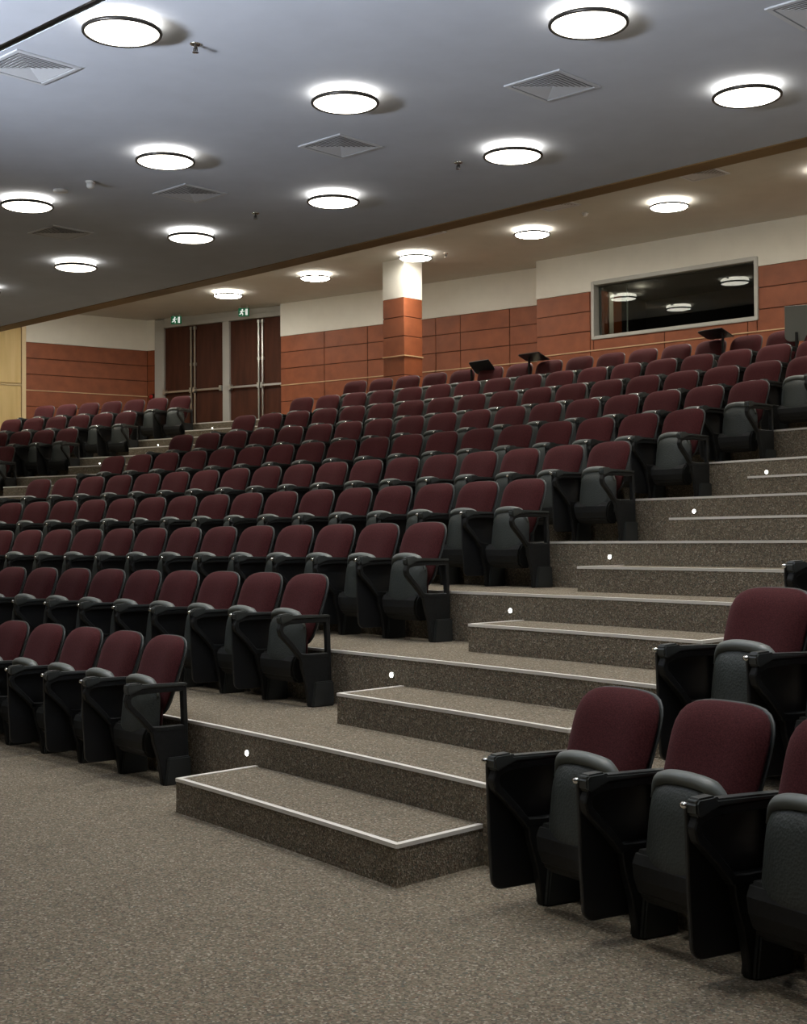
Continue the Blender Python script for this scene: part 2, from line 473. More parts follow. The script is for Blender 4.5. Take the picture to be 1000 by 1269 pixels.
# the grid goes on outside the frame
for ix, y, z in [(1, LY, CEIL_MAIN), (2, LY, CEIL_MAIN), (-6, LY, CEIL_MAIN), (1, LY - LR, CEIL_MAIN), (2, LY - LR, CEIL_MAIN), (-4, LY - LR, CEIL_MAIN), (-6, LY - LR, CEIL_MAIN),
                 (0, LY - 2 * LR, CEIL_MAIN), (1, LY - 2 * LR, CEIL_MAIN), (-3, LY - 2 * LR, CEIL_MAIN), (-5, LY - 2 * LR, CEIL_MAIN),
                 (-7, LY, CEIL_MAIN), (-7, LY - LR, CEIL_MAIN), (-7, LY - 2 * LR, CEIL_MAIN), (0, LYB, CEIL_BACK), (-1, LYB, CEIL_BACK), (2, LYB, CEIL_BACK)]:
    put_light(ix, y, z, 'round lit ceiling light of the same grid beyond the edge of the picture', 'round ceiling lights outside the picture')
for ix, y in [(1, LY - 3 * LR), (-1, LY - 3 * LR), (-3, LY - 3 * LR), (-5, LY - 3 * LR), (1, LY - 4 * LR), (-1, LY - 4 * LR), (-3, LY - 4 * LR)]:
    put_light(ix, y, CEIL_MAIN - .03, 'round lit ceiling light of the same grid beyond the edge of the picture', 'round ceiling lights outside the picture')
# three lights above the rear edge of the main ceiling, seen only mirrored in the booth window
for n, (ix, iy) in enumerate(((-3, 2), (-4, 2), (-4, 1))):
    put_light(ix, LY + iy * LR, CEIL_BACK, 'round lit ceiling light mirrored in the booth window at its %s' % ('right', 'left', 'middle')[n], 'round back ceiling lights hidden above the main ceiling')

for iy in (1, 2):
    for ix in (-7, -6, -5, -4, -3, -2, -1, 0):
        if (ix, iy) not in ((-3, 2), (-4, 2), (-4, 1)):
            put_light(ix, LY + iy * LR, CEIL_BACK, 'round lit ceiling light hidden above the rear edge of the main ceiling', 'round back ceiling lights hidden from the camera')

# ------------------------------------------------------------------ square air vents
def make_vent():
    root = empty('air_vent'); h = .283
    f = bmesh.new()
    for sx in (-1, 1):
        add_box(f, min(sx * h, sx * (h - .04)), max(sx * h, sx * (h - .04)), -h, h, -.012, .0)
        add_box(f, -h + .04, h - .04, min(sx * h, sx * (h - .04)), max(sx * h, sx * (h - .04)), -.012, .0)
    obj('frame', f, VENTWHITE, root, bevel=.003)
    obj('duct_plate', box_bm(-h + .02, h - .02, -h + .02, h - .02, -.003, .0), VENTDARK, root)
    s = bmesh.new()
    for i in range(7):                     # concentric square louvres, tilted outwards
        r0 = h - .055 - i * .033; r1 = r0 - .0295
        if r1 < .004: r1 = .004
        for q in range(4):
            c, sn = math.cos(q * PI / 2), math.sin(q * PI / 2)
            P = [(-r0, -r0, -.0125), (r0, -r0, -.0125), (r1, -r1, -.006), (-r1, -r1, -.006)]
            lo = [s.verts.new((c * x - sn * y, sn * x + c * y, z)) for x, y, z in P]
            hi = [s.verts.new((c * x - sn * y, sn * x + c * y, z + .002)) for x, y, z in P]
            s.faces.new(lo[::-1]); s.faces.new(hi)
            for a in range(4): s.faces.new((lo[a], lo[(a + 1) % 4], hi[(a + 1) % 4], hi[a]))
    obj('louvres', s, VENTWHITE, root)
    return root
vent0 = make_vent(); fv = [vent0]
def put_vent(x, y, z, label, group):
    o = fv.pop() if fv else copy_tree(vent0)
    o.location = (x, y, z); tag(o, label, 'air vent', group)
VM = [(-6.70, 8.83), (-9.146, 8.79), (-11.52, 8.86), (-14.08, 8.91)]
for i, (x, y) in enumerate(VM):
    put_vent(x, y, CEIL_MAIN, 'square louvred ceiling vent, %s from the right between the two rear rows of lights' % ORD[i], 'square vents of the main ceiling')
put_vent(-9.33, 5.63, CEIL_MAIN, 'square louvred ceiling vent touching the dark ceiling slot at upper left', 'square vents of the main ceiling')
put_vent(-4.38, 8.86, CEIL_MAIN, 'square louvred ceiling vent cut by the right edge at upper right', 'square vents of the main ceiling')
put_vent(-5.64, 6.70, CEIL_MAIN, 'square louvred ceiling vent of which only a corner shows at the top edge', 'square vents of the main ceiling')
VB = [(-9.39, 15.53), (-11.76, 15.50), (-14.27, 15.44), (-16.55, 15.40), (-19.16, 15.38)]
for i, (x, y) in enumerate(VB):
    put_vent(x, y, CEIL_BACK, 'square louvred vent on the higher back ceiling, %s from the right' % ORD[i], 'square vents of the back ceiling')

# smoke detectors and sprinkler heads
def detector(x, y, z, label, r=.055, h=.05, m=WHITEPLASTIC):
    root = empty('smoke_detector', (x, y, z))
    obj('base', lathe_bm([(r, 0), (r, -.016), (r * .93, -.02)], 28), m, root, True)
    obj('head', lathe_bm([(r * .8, -.02), (r * .74, -h * .8), (r * .45, -h), (r * .1, -h * 1.02)], 28), m, root, True)
    tag(root, label, 'smoke detector', 'smoke detectors')
detector(-11.86, 7.85, CEIL_MAIN, 'white domed smoke detector on the main ceiling left of the middle row lights', .05, .075)
detector(-12.38, 7.83, CEIL_MAIN, 'flat white smoke detector beside the leftmost middle row light', .075, .028)
detector(-5.03, 7.78, CEIL_MAIN, 'white smoke detector cut by the top edge at upper right', .065, .045)
detector(-11.74, 16.23, CEIL_BACK, 'small white smoke detector on the back ceiling between vent and column light', .05, .05)
detector(-22.3, 15.67, CEIL_BACK, 'dark smoke detector on the back ceiling near the left wall', .075, .06, DARKMETAL)
detector(-20.4, 15.63, CEIL_BACK, 'small white smoke detector on the back ceiling before the double doors', .045, .045)
def sprinkler(x, y, z, label):
    root = empty('ceiling_sprinkler', (x, y, z))
    obj('escutcheon', lathe_bm([(.042, .006), (.042, -.006), (.03, -.012)], 24), CHROME, root, True)
    b = bmesh.new(); add_lathe(b, [(.010, -.01), (.010, -.04), (.006, -.042), (.006, -.062)], 12)
    for sx in (-1, 1): add_box(b, sx * .02 - .003, sx * .02 + .003, -.003, .003, -.06, -.03)
    add_box(b, -.02, .02, -.003, .003, -.034, -.029)
    obj('nozzle', b, DARKMETAL, root)
    obj('deflector', lathe_bm([(.024, -.062), (.024, -.066), (.01, -.068)], 16), CHROME, root)
    tag(root, label, 'sprinkler', 'sprinkler heads')
sprinkler(-8.02, 6.22, CEIL_MAIN, 'sprinkler head on the main ceiling right of the large upper left light')
sprinkler(-8.73, 9.98, CEIL_MAIN, 'tiny sprinkler head on the main ceiling left of the second rear row light')
sprinkler(-11.71, 9.92, CEIL_MAIN, 'tiny sprinkler head between two rear row lights near the picture middle')
sprinkler(-15.05, 16.88, CEIL_BACK, 'tiny sprinkler head right of the light at the column')

# ------------------------------------------------------------------ walls
def wall_frame(p0, p1):
    """matrix with x along the wall from p0 to p1, y into the wall, z up"""
    d = Vector((p1[0] - p0[0], p1[1] - p0[1], 0)); L = d.length; d.normalize()
    n = Vector((-d.y, d.x, 0))
    return Matrix(((d.x, n.x, 0, p0[0]), (d.y, n.y, 0, p0[1]), (0, 0, 1, 0), (0, 0, 0, 1))), L
PAN_TOP = 5.58; COURSE = (PAN_TOP - LANDING) / 6
RAIL_Z = PAN_TOP - 3 * COURSE
def panels(bm, L, xs, z0, top, hole=None, mat=None, x_off=0.0, y=-.02):
    """courses of bevel-edged panels with open joints"""
    g = .006
    for c in range(6):
        zt = top - c * COURSE; zb = zt - COURSE
        for a, b in zip(xs, xs[1:]):
            segs = [(a, b, zb, zt)]
            if hole:
                hx0, hx1, hz0, hz1 = hole; out = []
                for (p, q, r, t) in segs:
                    if q <= hx0 or p >= hx1 or t <= hz0 or r >= hz1: out.append((p, q, r, t)); continue
                    if p < hx0: out.append((p, hx0, r, t))
                    if q > hx1: out.append((hx1, q, r, t))
                    m0, m1 = max(p, hx0), min(q, hx1)
                    if r < hz0: out.append((m0, m1, r, hz0))
                    if t > hz1: out.append((m0, m1, hz1, t))
                segs = out
            for (p, q, r, t) in segs:
                if q - p < .03 or t - r < .03: continue
                add_box(bm, p + g, q - g, y, -.002, r + g, t - g, mat)

def wall_segment(name, p0, p1, label, xs=None, hole=None, thick=.12, z0=0.0, ztop=CEIL_BACK, rail=True):
    Mx, L = wall_frame(p0, p1)
    root = empty(name, (p0[0], p0[1], LANDING)); inv = Matrix.Translation(-root.location)
    def W(bm): return xform(bm, inv @ Mx)
    if xs is None: xs = [0, L]
    b = bmesh.new()
    if hole:
        hx0, hx1, hz0, hz1 = hole
        for (a, c, d, e) in ((0, hx0, z0, ztop), (hx1, L, z0, ztop), (hx0, hx1, z0, hz0), (hx0, hx1, hz1, ztop)): add_box(b, a, c, 0.012, thick, d, e)
    else: add_box(b, 0, L, 0.012, thick, z0, ztop)
    obj('joint_backing', W(b), JOINT, root)
    b = bmesh.new()
    if hole and hole[3] > PAN_TOP:
        add_box(b, 0, hole[0], -.012, .011, PAN_TOP, ztop); add_box(b, hole[1], L, -.012, .011, PAN_TOP, ztop); add_box(b, hole[0], hole[1], -.012, .011, hole[3], ztop)
    else: add_box(b, 0, L, -.012, .011, PAN_TOP, ztop)
    obj('white_upper_wall', W(b), WHITEWALL, root)
    b = bmesh.new(); panels(b, L, xs, LANDING, PAN_TOP, hole, y=-.014)
    for v in b.verts: v.co.y += .008
    obj('terracotta_panels', W(b), TERRA, root, bevel=.003, seg=1)
    if rail:
        b = bmesh.new()
        add_box(b, 0.005, L - .005, -.022, .005, RAIL_Z - .009, RAIL_Z + .009)
        obj('rail', W(b), RAIL, root)
    tag(root, label, 'wall', kind='structure')
    return root, Mx, inv

D0 = (-24.2, 17.45); DS = .235
def dy(x): return D0[1] + DS * (x - D0[0])
# short piece left of the doors
wall_segment('wall_back', D0, (-23.99, dy(-23.99)), 'narrow terracotta and white wall piece left of the double doors', rail=False)
# wall between doors and column, standing a little proud
def xs_from(L, first, step):
    xs = [0]; x = first
    while x < L - .05: xs.append(x); x += step
    xs.append(L); return xs
A2a, A2b = (-20.63, 18.13), (-16.9, 18.66)
La = math.hypot(A2b[0] - A2a[0], A2b[1] - A2a[1])
wall_segment('wall_back', A2a, A2b, 'terracotta panelled wall between the double doors and the column', xs_from(La, 1.125, 1.06), thick=.06)
A3a, A3b = (-16.9, 18.66), (-14.42, 18.97)
La = math.hypot(A3b[0] - A3a[0], A3b[1] - A3a[1])
wall_segment('wall_back', A3a, A3b, 'terracotta panelled wall between the column and the projecting booth', xs_from(La, .55, 1.06))
BA, BB = (-14.40, 18.485), (1.6, 19.02)
BL = math.hypot(BB[0] - BA[0], BB[1] - BA[1])
WX0, WX1, WZ0, WZ1 = 1.155, 4.105, 4.795, 5.70
root, MB_, invB = wall_segment('wall_back', BA, BB, 'projecting booth wall with the long window above the back row', [0, 1.09, 2.5, 3.95, 5.4, 6.85, 8.3, 9.75, 11.2, 12.65, 14.1, BL], (WX0, WX1, WZ0, WZ1))
# return of the booth wall
wall_segment('wall_back', (-14.42, 18.97), BA, 'short return wall at the left end of the booth', rail=True, thick=.1)
# left wall
LWa, LWb = (-24.82, 14.87), (-24.2, 17.45)
wall_segment('wall_left', LWa, LWb, 'left wall with terracotta panels under a white upper part', [0, math.hypot(.62, 2.58)])
# maple veneer part of the left wall
Mx, Lw = wall_frame((-24.82 - .24 * 21.5, 14.87 - 21.5), (-24.82, 14.87))
root = empty('wall_left', (-24.82, 14.87, 0)); inv = Matrix.Translation(-root.location)
b = box_bm(0, Lw, .03, .15, -.1, CEIL_BACK); obj('backing', xform(b, inv @ Mx), YELLOWTRIM, root)
b = bmesh.new()
x1 = Lw - .09
while x1 > .5:
    x0 = max(0, x1 - 2.4)
    for za, zb in ((.0, 1.9), (1.93, 3.29), (3.32, 4.67), (4.71, 5.87)):
        add_box(b, x0 + .012, x1 - .012, -.012, .028, za + .01, zb - .01)
    x1 = x0
obj('veneer_panels', xform(b, inv @ Mx), YELLOWOOD, root, bevel=.004, seg=1)
b = bmesh.new(); add_box(b, Lw - .085, Lw, -.03, .028, 0, CEIL_BACK); add_box(b, 0, Lw - .086, -.03, .028, 5.88, 5.96); add_box(b, 0, Lw - .086, -.02, .028, 4.675, 4.70)
obj('frame_trim', xform(b, inv @ Mx), YELLOWTRIM, root)
tag(root, 'pale maple veneer wall at the left edge', 'wall', kind='structure')
# right and front walls, outside the picture
b = box_bm(1.6, 1.75, -7.5, 20.2, -.1, CEIL_BACK); o = obj('wall_right', b, DOORWOOD); tag(o, 'dark veneer right wall beside the camera', 'wall', kind='structure')
b = box_bm(-31, 1.75, -7.65, -7.5, -.1, CEIL_BACK); o = obj('wall_front', b, DOORWOOD); tag(o, 'dark stage wall behind the camera', 'wall', kind='structure')

# column
root = empty('wall_column', (-16.06, 16.885, LANDING))
cx0, cx1, cy0, cy1 = -16.31, -15.81, 16.66, 17.11
inv = Matrix.Translation(-root.location)
b = box_bm(cx0 + .012, cx1 - .012, cy0 + .012, cy1 - .012, LANDING, PAN_TOP); obj('joint_backing', xform(b, inv), JOINT, root)
b = box_bm(cx0, cx1, cy0, cy1, PAN_TOP, CEIL_BACK); obj('white_upper_column', xform(b, inv), WHITEWALL, root)
b = bmesh.new()
for c in range(6):
    zt = PAN_TOP - c * COURSE
    add_box(b, cx0, cx1, cy0, cy1, zt - COURSE + .006, zt - .006)
obj('terracotta_panels', xform(b, inv), TERRA, root, bevel=.004, seg=1)
b = bmesh.new(); add_box(b, cx0 - .012, cx1 + .012, cy0 - .012, cy1 + .012, RAIL_Z - .009, RAIL_Z + .009)
obj('rail', xform(b, inv), RAIL, root)
tag(root, 'square column, terracotta below and white above, behind the last row', 'column', kind='structure')

# ------------------------------------------------------------------ booth window and dark booth behind it
root = empty('window_1', (*(MB_ @ Vector((WX0, 0, WZ0)))[:2], WZ0)); inv = Matrix.Translation(-root.location)
b = bmesh.new(); t = .03
for (a, c, d, e) in ((WX0 - .03, WX0 + t, WZ0 - .03, WZ1 + .03), (WX1 - t, WX1 + .03, WZ0 - .03, WZ1 + .03), (WX0 + t, WX1 - t, WZ0 - .03, WZ0 + t), (WX0 + t, WX1 - t, WZ1 - t, WZ1 + .03)):
    add_box(b, a, c, -.035, .20, d, e)
obj('window_frame', xform(b, inv @ MB_), FRAMEGREY, root, bevel=.008)
b = box_bm(-(WX1 - WX0) / 2 + t - .02, (WX1 - WX0) / 2 - t + .02, -.003, .003, -(WZ1 - WZ0) / 2 + t - .02, (WZ1 - WZ0) / 2 - t + .02)
xform(b, Matrix.Translation(((WX0 + WX1) / 2, .10, (WZ0 + WZ1) / 2)) @ Matrix.Rotation(-.013, 4, 'Z') @ Matrix.Rotation(.015, 4, 'X'))     # the glass leans a little towards the hall
obj('pane', xform(b, inv @ MB_), GLASS, root)
b = box_bm(WX0 + .53, WX0 + .55, .18, .20, WZ0 + t, WZ1 - t); obj('mullion', xform(b, inv @ MB_), FRAMEGREY, root)
tag(root, 'long booth window with pale grey frame reflecting ceiling lights', 'window', kind='structure')
root = empty('booth_room', (*(MB_ @ Vector((2.6, 1, 0)))[:2], LANDING)); inv = Matrix.Translation(-root.location)
b = bmesh.new()
bx0, bx1, by1 = .2, 5.2, 3.2
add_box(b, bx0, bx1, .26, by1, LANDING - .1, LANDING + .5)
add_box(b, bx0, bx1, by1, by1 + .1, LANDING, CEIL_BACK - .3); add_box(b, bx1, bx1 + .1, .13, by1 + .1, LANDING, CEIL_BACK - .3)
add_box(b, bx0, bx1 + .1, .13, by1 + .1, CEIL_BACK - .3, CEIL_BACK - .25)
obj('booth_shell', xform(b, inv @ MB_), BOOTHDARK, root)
b = box_bm(bx0 - .1, bx0, .13, 2.36, LANDING, CEIL_BACK - .3); obj('booth_side_wall', xform(b, inv @ MB_), TERRA, root)
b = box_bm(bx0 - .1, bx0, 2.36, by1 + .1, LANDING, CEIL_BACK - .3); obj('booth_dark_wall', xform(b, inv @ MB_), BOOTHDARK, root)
b = box_bm(bx0, bx0 + .03, 1.90, 2.04, LANDING + .5, CEIL_BACK - .3); obj('door_jamb', xform(b, inv @ MB_), WHITEWALL, root)
tag(root, 'dark projection booth behind the long window', 'booth', kind='structure')

# ------------------------------------------------------------------ double doors
DM, _ = wall_frame(D0, (-20.0, dy(-20.0))); ks = math.hypot(1, DS)
def dx(x): return (x - D0[0]) * ks
LEAF_T = 6.025
def double_door(name, a, m, c, label, hinge_gap=.012, frame=()):
    root = empty(name, (*(DM @ Vector((dx((a + c) / 2), 0, 0)))[:2], LANDING)); inv = Matrix.Translation(-root.location)
    def W(bm): return xform(bm, inv @ DM)
    for (l, r, side) in ((dx(a), dx(m) - .006, 1), (dx(m) + .006, dx(c), -1)):
        leaf = obj('door_leaf', W(box_bm(l + .004, r - .004, .02, .07, LANDING + .008, LEAF_T)), DOORWOOD, root, bevel=.004, seg=1)
        # push bar with end housings
        zb = 4.645
        b = bmesh.new(); hx = l + .05 if side > 0 else r - .05
        add_box(b, l + .05, r - .05, -.065, -.035, zb - .02, zb + .02)
        obj('panic_bar', W(b), STEEL, leaf, bevel=.008)
        b = bmesh.new()
        for q in (l + .035, r - .035): add_box(b, q - .03, q + .03, -.07, .019, zb - .05, zb + .06)
        obj('bar_housing', W(b), STEEL, leaf, bevel=.006)
        # vertical locking rod by the meeting edge
        q = r - .042 if side > 0 else l + .042
        b = bmesh.new(); add_box(b, q - .016, q + .016, -.03, .0, LANDING + .02, LEAF_T - .03)
        for zz in (LANDING + .05, 5.2, LEAF_T - .06): add_box(b, q - .026, q + .026, -.035, .019, zz - .03, zz + .03)
        obj('locking_rod', W(b), STEEL, leaf)
    tag(root, label, 'door', kind='structure')
    return root
d1 = double_door('door_1', -23.731, -22.965, -22.205, 'left dark brown double door with push bars')
d2 = double_door('door_2', -22.03, -21.25, -20.47, 'right dark brown double door with push bars')
root = empty('trim_4', (*(DM @ Vector((1.9, 0, 0)))[:2], LANDING)); inv = Matrix.Translation(-root.location)
b = bmesh.new()
add_box(b, dx(-23.98), dx(-23.735), -.03, .10, LANDING, LEAF_T + .19)
add_box(b, dx(-22.2), dx(-22.035), -.03, .10, LANDING, LEAF_T + .005)
add_box(b, dx(-23.735), dx(-20.40), -.03, .10, LEAF_T + .006, LEAF_T + .10)
add_box(b, dx(-23.735), dx(-20.40), -.012, .10, LEAF_T + .10, CEIL_BACK - .002)
add_box(b, dx(-20.46), dx(-20.40), -.03, .10, LANDING, LEAF_T + .005)
obj('door_frame', xform(b, inv @ DM), FRAMEGREY, root, bevel=.006, seg=1)
b = box_bm(dx(-23.98), dx(-20.40), .11, .2, LANDING, CEIL_BACK - .002); obj('backing', xform(b, inv @ DM), JOINT, root)
tag(root, 'pale grey frame and transom around the two double doors', 'trim', kind='structure')

# red call point beside the door
root = empty('fire_call_point', (-24.06, dy(-24.06) - .02, 4.575), math.atan(DS))
obj('back_plate', box_bm(-.06, .06, -.012, .012, -.06, .06), DARKMETAL, root, bevel=.006)
obj('red_button', xform(lathe_bm([(.045, 0), (.045, .02), (.03, .03)], 20), Matrix.Translation((0, -.012, 0)) @ Matrix.Rotation(PI / 2, 4, 'X')), RED, root, True)
tag(root, 'small round red fire call point left of the double doors', 'fire alarm', )

# exit signs hung from the back ceiling
def exit_sign(x, y, label):
    root = empty('exit_sign', (x, y, CEIL_BACK), .55)
    b = bmesh.new()
    for sx in (-.07, .07): add_box(b, sx - .005, sx + .005, -.005, .005, -.07, 0)
    obj('hanger', b, STEEL, root)
    obj('sign_box', box_bm(-.11, .11, -.018, .018, -.235, -.07), GREEN, root, bevel=.004, seg=1)
    b = bmesh.new(); t0, t1 = -.022, -.0185
    add_box(b, .045, .088, t0, t1, -.215, -.09)                         # doorway
    def limb(p, q, w):
        p, q = Vector(p), Vector(q); d = (q - p).normalized(); n = Vector((-d.y, d.x)) * w
        add_prism(b, [tuple(p + n), tuple(q + n), tuple(q - n), tuple(p - n)], 'y', t0, t1)
    seg = 12; add_prism(b, [(-.022 + .015 * math.cos(2 * PI * i / seg), -.102 + .015 * math.sin(2 * PI * i / seg)) for i in range(seg)], 'y', t0, t1)
    limb((-.028, -.12), (-.04, -.165), .014)      # torso leaning forward
    limb((-.04, -.16), (-.012, -.188), .009); limb((-.012, -.185), (-.02, -.215), .008)
    limb((-.04, -.16), (-.062, -.19), .009); limb((-.062, -.19), (-.09, -.192), .008)
    limb((-.028, -.124), (.004, -.142), .006); limb((.004, -.142), (.024, -.128), .006)
    limb((-.03, -.124), (-.06, -.132), .006); limb((-.06, -.132), (-.07, -.155), .006)
    obj('running_figure', b, SIGNWHITE, root)
    tag(root, label, 'exit sign', 'green exit signs')
exit_sign(-22.95, 17.28, 'green running figure exit sign hanging before the left double door')
exit_sign(-21.22, 17.66, 'green running figure exit sign hanging before the right double door')

# ------------------------------------------------------------------ the chair
def make_chair():
    root = empty('auditorium_chair')
    # --- backrest: red cushion in front of a plastic shell, leaning back
    tilt = Matrix.Translation((0, -.133, .405)) @ Matrix.Rotation(math.radians(-19), 4, 'X')
    def curl(v):        # gentle wrap of the backrest around the sitter
        return (v.x, v.y - .25 * v.x * v.x, v.z)
    c = puff(.219, .245, .480, 4.6, 6, .055, .0, 6, 52, 7, .016); warp(c, curl); xform(c, tilt)
    obj('backrest', c, FABRIC, root, True)
    s = puff(.226, .2515, .492, 4.6, 6, .016, .034, 9, 52, 6, .016); warp(s, lambda v: (v.x, v.y + .014 - .25 * v.x * v.x, v.z - .005)); xform(s, tilt)
    obj('back_shell', s, BACKSHELL, root, True)
    # --- folded seat: plastic underside to the front, cushion behind
    st = Matrix.Translation((0, -.224, .225)) @ Matrix.Rotation(math.radians(-6), 4, 'X')
    def curl2(v):
        return (v.x, v.y + .9 * v.x * v.x, v.z)
    H_ = .372
    p = puff(.216, .200, H_, 4.6, 6, .060, .020, 5.0, 52, 9, .030); warp(p, curl2); xform(p, st)
    obj('seat_shell', p, SHELL, root, True)
    lip = bmesh.new()                                  # thick rounded lip around the top of the folded seat
    pts = []
    for i in range(29):
        th = PI * (.19 + .62 * i / 28); cc, ss = math.cos(th), math.sin(th); n = 4.6
        r = (abs(cc) ** n + abs(ss) ** n) ** (-1 / n); u, v = r * cc, r * ss
        pts.append((u * .200, .9 * (u * .200) ** 2 - .012, H_ / 2 + H_ / 2 * v + .030 * v * (1 - u * u) - .006))
    rings = []
    for i, q in enumerate(pts):
        q = Vector(q); a = Vector(pts[max(i - 1, 0)]); bq = Vector(pts[min(i + 1, 28)]); t = (bq - a).normalized()
        n1 = Vector((0, 1, 0)); n1 = (n1 - t * n1.dot(t)).normalized(); n2 = t.cross(n1)
        w = max(.2, min(1, min(i, 28 - i) / 6))
        rings.append([lip.verts.new(q + n1 * .036 * w * math.cos(2 * PI * j / 12) + n2 * .028 * w * math.sin(2 * PI * j / 12)) for j in range(12)])
    for a, bq in zip(rings, rings[1:]):
        for j in range(12): lip.faces.new((a[j], a[(j + 1) % 12], bq[(j + 1) % 12], bq[j]))
    lip.faces.new(rings[0]); lip.faces.new(rings[-1][::-1]); xform(lip, st)
    obj('seat_lip', lip, LITRIM, root, True)
    q = puff(.202, .19, .366, 4.4, 5, .0, .062, 4.5, 40, 6, .034); warp(q, lambda v: (v.x, v.y + .026 + .9 * v.x * v.x, v.z + .008)); xform(q, st)
    obj('seat_cushion', q, FABRIC, root, True)
    # --- hinge cover below the folded seat
    h = bmesh.new()
    add_prism(h, [(-.247, .345), (-.272, .30), (-.274, .25), (-.260, .19), (-.21, .150), (-.12, .155), (-.12, .345)], 'x', -.209, .209)
    for v in h.verts:
        v.co.x *= .84 + .16 * min(1, max(0, (v.co.z - .15) / .17))
    obj('hinge_cover', h, DARK, root, bevel=.014)
    return root

YF = -.428                       # front end of the arm
def side_profile(bm, x0, x1, solid):
    # open frame: top bar, curved front, diagonal strut, rear post, middle bar, pedestal
    add_strip(bm, [(-.045, .572), (-.25, .572), (-.355, .568), (YF + .022, .552), (YF + .010, .522), (YF + .020, .490), (-.325, .41), (-.265, .345), (-.25, .325)], .032, x0, x1)
    add_strip(bm, [(-.040, .585), (-.034, .40), (-.030, .14)] if solid else [(-.044, .585), (-.036, .40), (-.030, .14)], .085 if solid else .032, x0, x1)
    add_strip(bm, [(-.275, .342), (-.20, .336), (-.038, .336)], .034, x0, x1)

def add_side(root, x, tablet=True):
    pad = bmesh.new()
    add_prism(pad, [(-.024, .588), (-.024, .604), (-.24, .610), (-.335, .612), (-.345, .624), (YF + .006, .620), (YF - .004, .604), (YF, .565), (YF + .014, .555), (-.345, .580), (-.32, .588)], 'x', x - .027, x + .027)
    obj('armrest', pad, ARMPAD, root, bevel=.007)
    fr = bmesh.new(); side_profile(fr, x - .020, x + .020, tablet)
    add_prism(fr, [(-.262, .335), (-.25, .26), (-.215, .15), (-.19, .0), (-.02, .0), (-.022, .335)], 'x', x - .019, x + .019)
    f = obj('side_frame', fr, DARK, root, bevel=.005, seg=1)
    ft = bmesh.new(); add_prism(ft, [(-.185, 0), (-.165, .165), (-.01, .165), (-.005, 0)], 'x', x - .040, x + .040)
    obj('foot', ft, FOOT, f, bevel=.008)
    if tablet:
        tb = bmesh.new(); r = .085; y0, y1, z0 = YF + .004, -.065, .17
        pts = [(y0 - .006, .585), (y1, .585), (y1, z0)]
        for i in range(7): a = -i * PI / 12; pts.append((y1 - r + r * math.cos(a), z0 + r * math.sin(a)))
        for i in range(7): a = -PI / 2 - i * PI / 12; pts.append((y0 + .012 + r * .6 + r * .6 * math.cos(a), z0 - r * .4 + r * .6 * math.sin(a)))
        pts.append((y0 + .002, .30))
        xt = x - .030
        add_prism(tb, pts, 'x', xt - .009, xt + .009)
        t = obj('writing_tablet', tb, TABLET, root, bevel=.004, seg=1)
        kb = lathe_bm([(.004, -.014), (.010, -.011), (.012, 0), (.010, .011), (.004, .014)], 14)
        xform(kb, Matrix.Translation((x - .028, YF - .008, .594)) @ Matrix.Rotation(PI / 2, 4, 'Y'))
        k = obj('pivot_knob', kb, CHROME, t, True)
HX = PITCH / 2 - .003
chair0 = make_chair(); add_side(chair0, -HX, True)
end0 = copy_tree(chair0); add_side(end0, HX, False)          # last chair of a row: open frame at its right
stock = {'std': [chair0], 'end': [end0]}

proto = {'std': chair0, 'end': end0}
def put_chair(x, y, z, a, label, group, kind='std'):
    o = stock[kind].pop() if stock[kind] else copy_tree(proto[kind])
    o.location = (x, y, z); o.rotation_euler = (0, 0, a)
    tag(o, label, 'chair', group)
    return o

RAISED = {2: 'grey_up', 4: 'flat', 10: 'flat', 12: 'lean'}
raised = []
for row in range(1, 11):
    for i in range(18):
        x, y, a = row_point(row, PITCH * i); z = (row - 1) * TIER
        px = in_frame(x, y, z + .7)
        if not (-32 < px < 1032): continue
        rn = ORD[row - 1] + ' centre row' if row < 10 else 'last centre row'
        if i == 0:
            lab = 'burgundy tip-up chair with open end frame, right aisle end of %s' % rn
        elif i == 17:
            lab = 'burgundy tip-up chair at the far left end of the %s' % rn
        else:
            lab = 'burgundy tip-up chair, %s from the right aisle end in %s' % (ORD[i], rn)
        if row == 10 and i in RAISED: lab = 'burgundy tip-up chair with raised writing tablet, %s from right end of last centre row' % ORD[i]
        c = put_chair(x, y, z, a, lab, 'burgundy tip-up chairs of the %s' % rn, 'end' if i == 0 else 'std')
        if row == 10 and i in RAISED: raised.append((c, RAISED[i]))
# block beyond the far left aisle
for row in (7, 8, 9, 10):
    for j in range(7):
        s = PITCH * (24.15 + j); x, y, a = row_point(row, s); z = (row - 1) * TIER
        px = in_frame(x, y, z + .7)
        if px < -32: continue
        rn = {7: 'fourth row from back', 8: 'third row from back', 9: 'second row from back', 10: 'back row'}[row]
        if j == 0: lab = 'burgundy tip-up chair at the aisle end of the far left block, %s' % rn
        else: lab = 'burgundy tip-up chair, %s from the aisle, far left block, %s' % (ORD[j], rn)
        put_chair(x, y, z, a, lab, 'burgundy tip-up chairs of the far left block', 'end' if j == 0 else 'std')
# block at the right, nearest the camera
for row, js in ((1, (0, 1, 2, 3)), (2, (0, 1)), (3, (0,))):
    for j in js:
        s = -PITCH * (7.17 + j); x, y, a = row_point(row, s); z = (row - 1) * TIER
        rn = ('front row', 'second row', 'third row')[row - 1]
        if j == 0: lab = 'burgundy tip-up chair at the aisle end of the near right block, %s' % rn
        else: lab = 'burgundy tip-up chair, %s from the aisle in the near right block, %s' % (ORD[j], rn)
        put_chair(x, y, z, a, lab, 'burgundy tip-up chairs of the near right block')

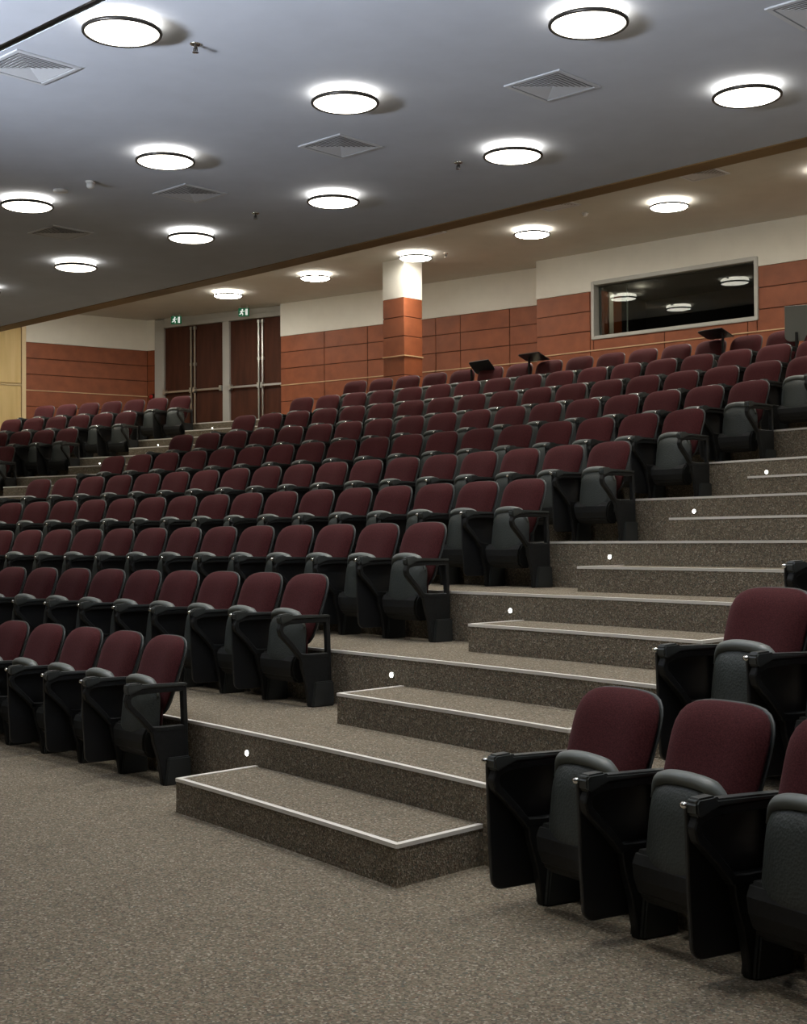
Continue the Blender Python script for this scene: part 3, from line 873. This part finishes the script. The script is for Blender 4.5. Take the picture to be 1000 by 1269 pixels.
# a few back-row chairs have their writing tablet swung up
bpy.context.view_layer.update()
for c, how in raised:
    for ch in list(c.children):
        if not ch.name.startswith('writing_tablet'): continue
        base = Matrix.Translation((HX + .030, .235, -.37))        # middle of the tablet to the origin
        if how == 'grey_up':
            mt = Matrix.Translation((-HX - .02, -.10, .95)) @ Matrix.Rotation(math.radians(112), 4, 'Z') @ Matrix.Scale(.9, 4)
            ch.data = ch.data.copy(); ch.data.materials.clear(); ch.data.materials.append(PADGREY); ch['label'] = 'grey writing tablet swung upright'
            top = .80
        elif how == 'flat':
            mt = Matrix.Translation((-HX + (-.10 if raised.index((c, how)) == 1 else .10), -.13, .92)) @ Matrix.Rotation(math.radians(-17), 4, 'X') @ Matrix.Rotation(math.radians(90), 4, 'Y') @ Matrix.Scale(.8, 4)
            ch['label'] = 'black writing tablet swung up flat'; top = .92
        else:
            mt = Matrix.Translation((-HX + .20, -.08, .86)) @ Matrix.Rotation(math.radians(-38), 4, 'X') @ Matrix.Rotation(math.radians(90), 4, 'Y') @ Matrix.Scale(.8, 4)
            ch['label'] = 'black writing tablet swung up at a slant'; top = .84
        ch.matrix_local = mt @ base
        for g in list(ch.children): bpy.data.objects.remove(g)
        ab = bmesh.new(); add_box(ab, -HX - .012, -HX + .012, -.16, -.13, .58, top)      # arm that carries the swung-up tablet
        obj('tablet_arm', ab, DARK, c)

# ------------------------------------------------------------------ lamps of the fittings and two added fill lights
def area(name, loc, target, sx, sy, power, col):
    l = bpy.data.lights.new(name, 'AREA'); l.shape = 'RECTANGLE'; l.size = sx; l.size_y = sy; l.energy = power; l.color = col
    o = bpy.data.objects.new(name, l); COL.objects.link(o); o.location = loc
    d = Vector(target) - Vector(loc); o.rotation_euler = d.to_track_quat('-Z', 'Y').to_euler()
    return o
fl = area('added_ceiling_wash', (-4.5, -1.5, 2.5), (-5.2, 4.2, 5.1), 12.0, .5, 245, (.84, .90, 1.0)); fl.data.spread = math.radians(30)  # unseen light, added to brighten the main ceiling towards the front
lamp = bpy.data.lights.new('downlight', 'AREA'); lamp.shape = 'DISK'; lamp.size = .48; lamp.energy = 12.5; lamp.color = (1.0, .95, .86); lamp.spread = math.radians(86)
for p in lamps:                     # the lamp of each round fitting, throwing its light downwards
    o = bpy.data.objects.new('downlight', lamp); COL.objects.link(o); o.location = p

pl = bpy.data.lights.new('added_booth_fill', 'POINT'); pl.energy = 6; pl.shadow_soft_size = .06; pl.color = (1, .85, .65)  # unseen light, added so the booth side wall shows through the glass
po = bpy.data.objects.new('added_booth_fill', pl); COL.objects.link(po); po.location = MB_ @ Vector((.9, 1.9, 5.85))

w = bpy.data.worlds.new('world'); scene.world = w; w.use_nodes = True
w.node_tree.nodes['Background'].inputs['Color'].default_value = (0, 0, 0, 1)
w.node_tree.nodes['Background'].inputs['Strength'].default_value = 0
scene.view_settings.view_transform = 'Standard'; scene.view_settings.look = 'None'
scene.view_settings.exposure = 0.0; scene.view_settings.gamma = 1.0; scene.view_settings.use_curve_mapping = False
scene.cycles.max_bounces = 8; scene.cycles.diffuse_bounces = 5; scene.cycles.caustics_reflective = False; scene.cycles.caustics_refractive = False
scene.cycles.sample_clamp_indirect = 3.0
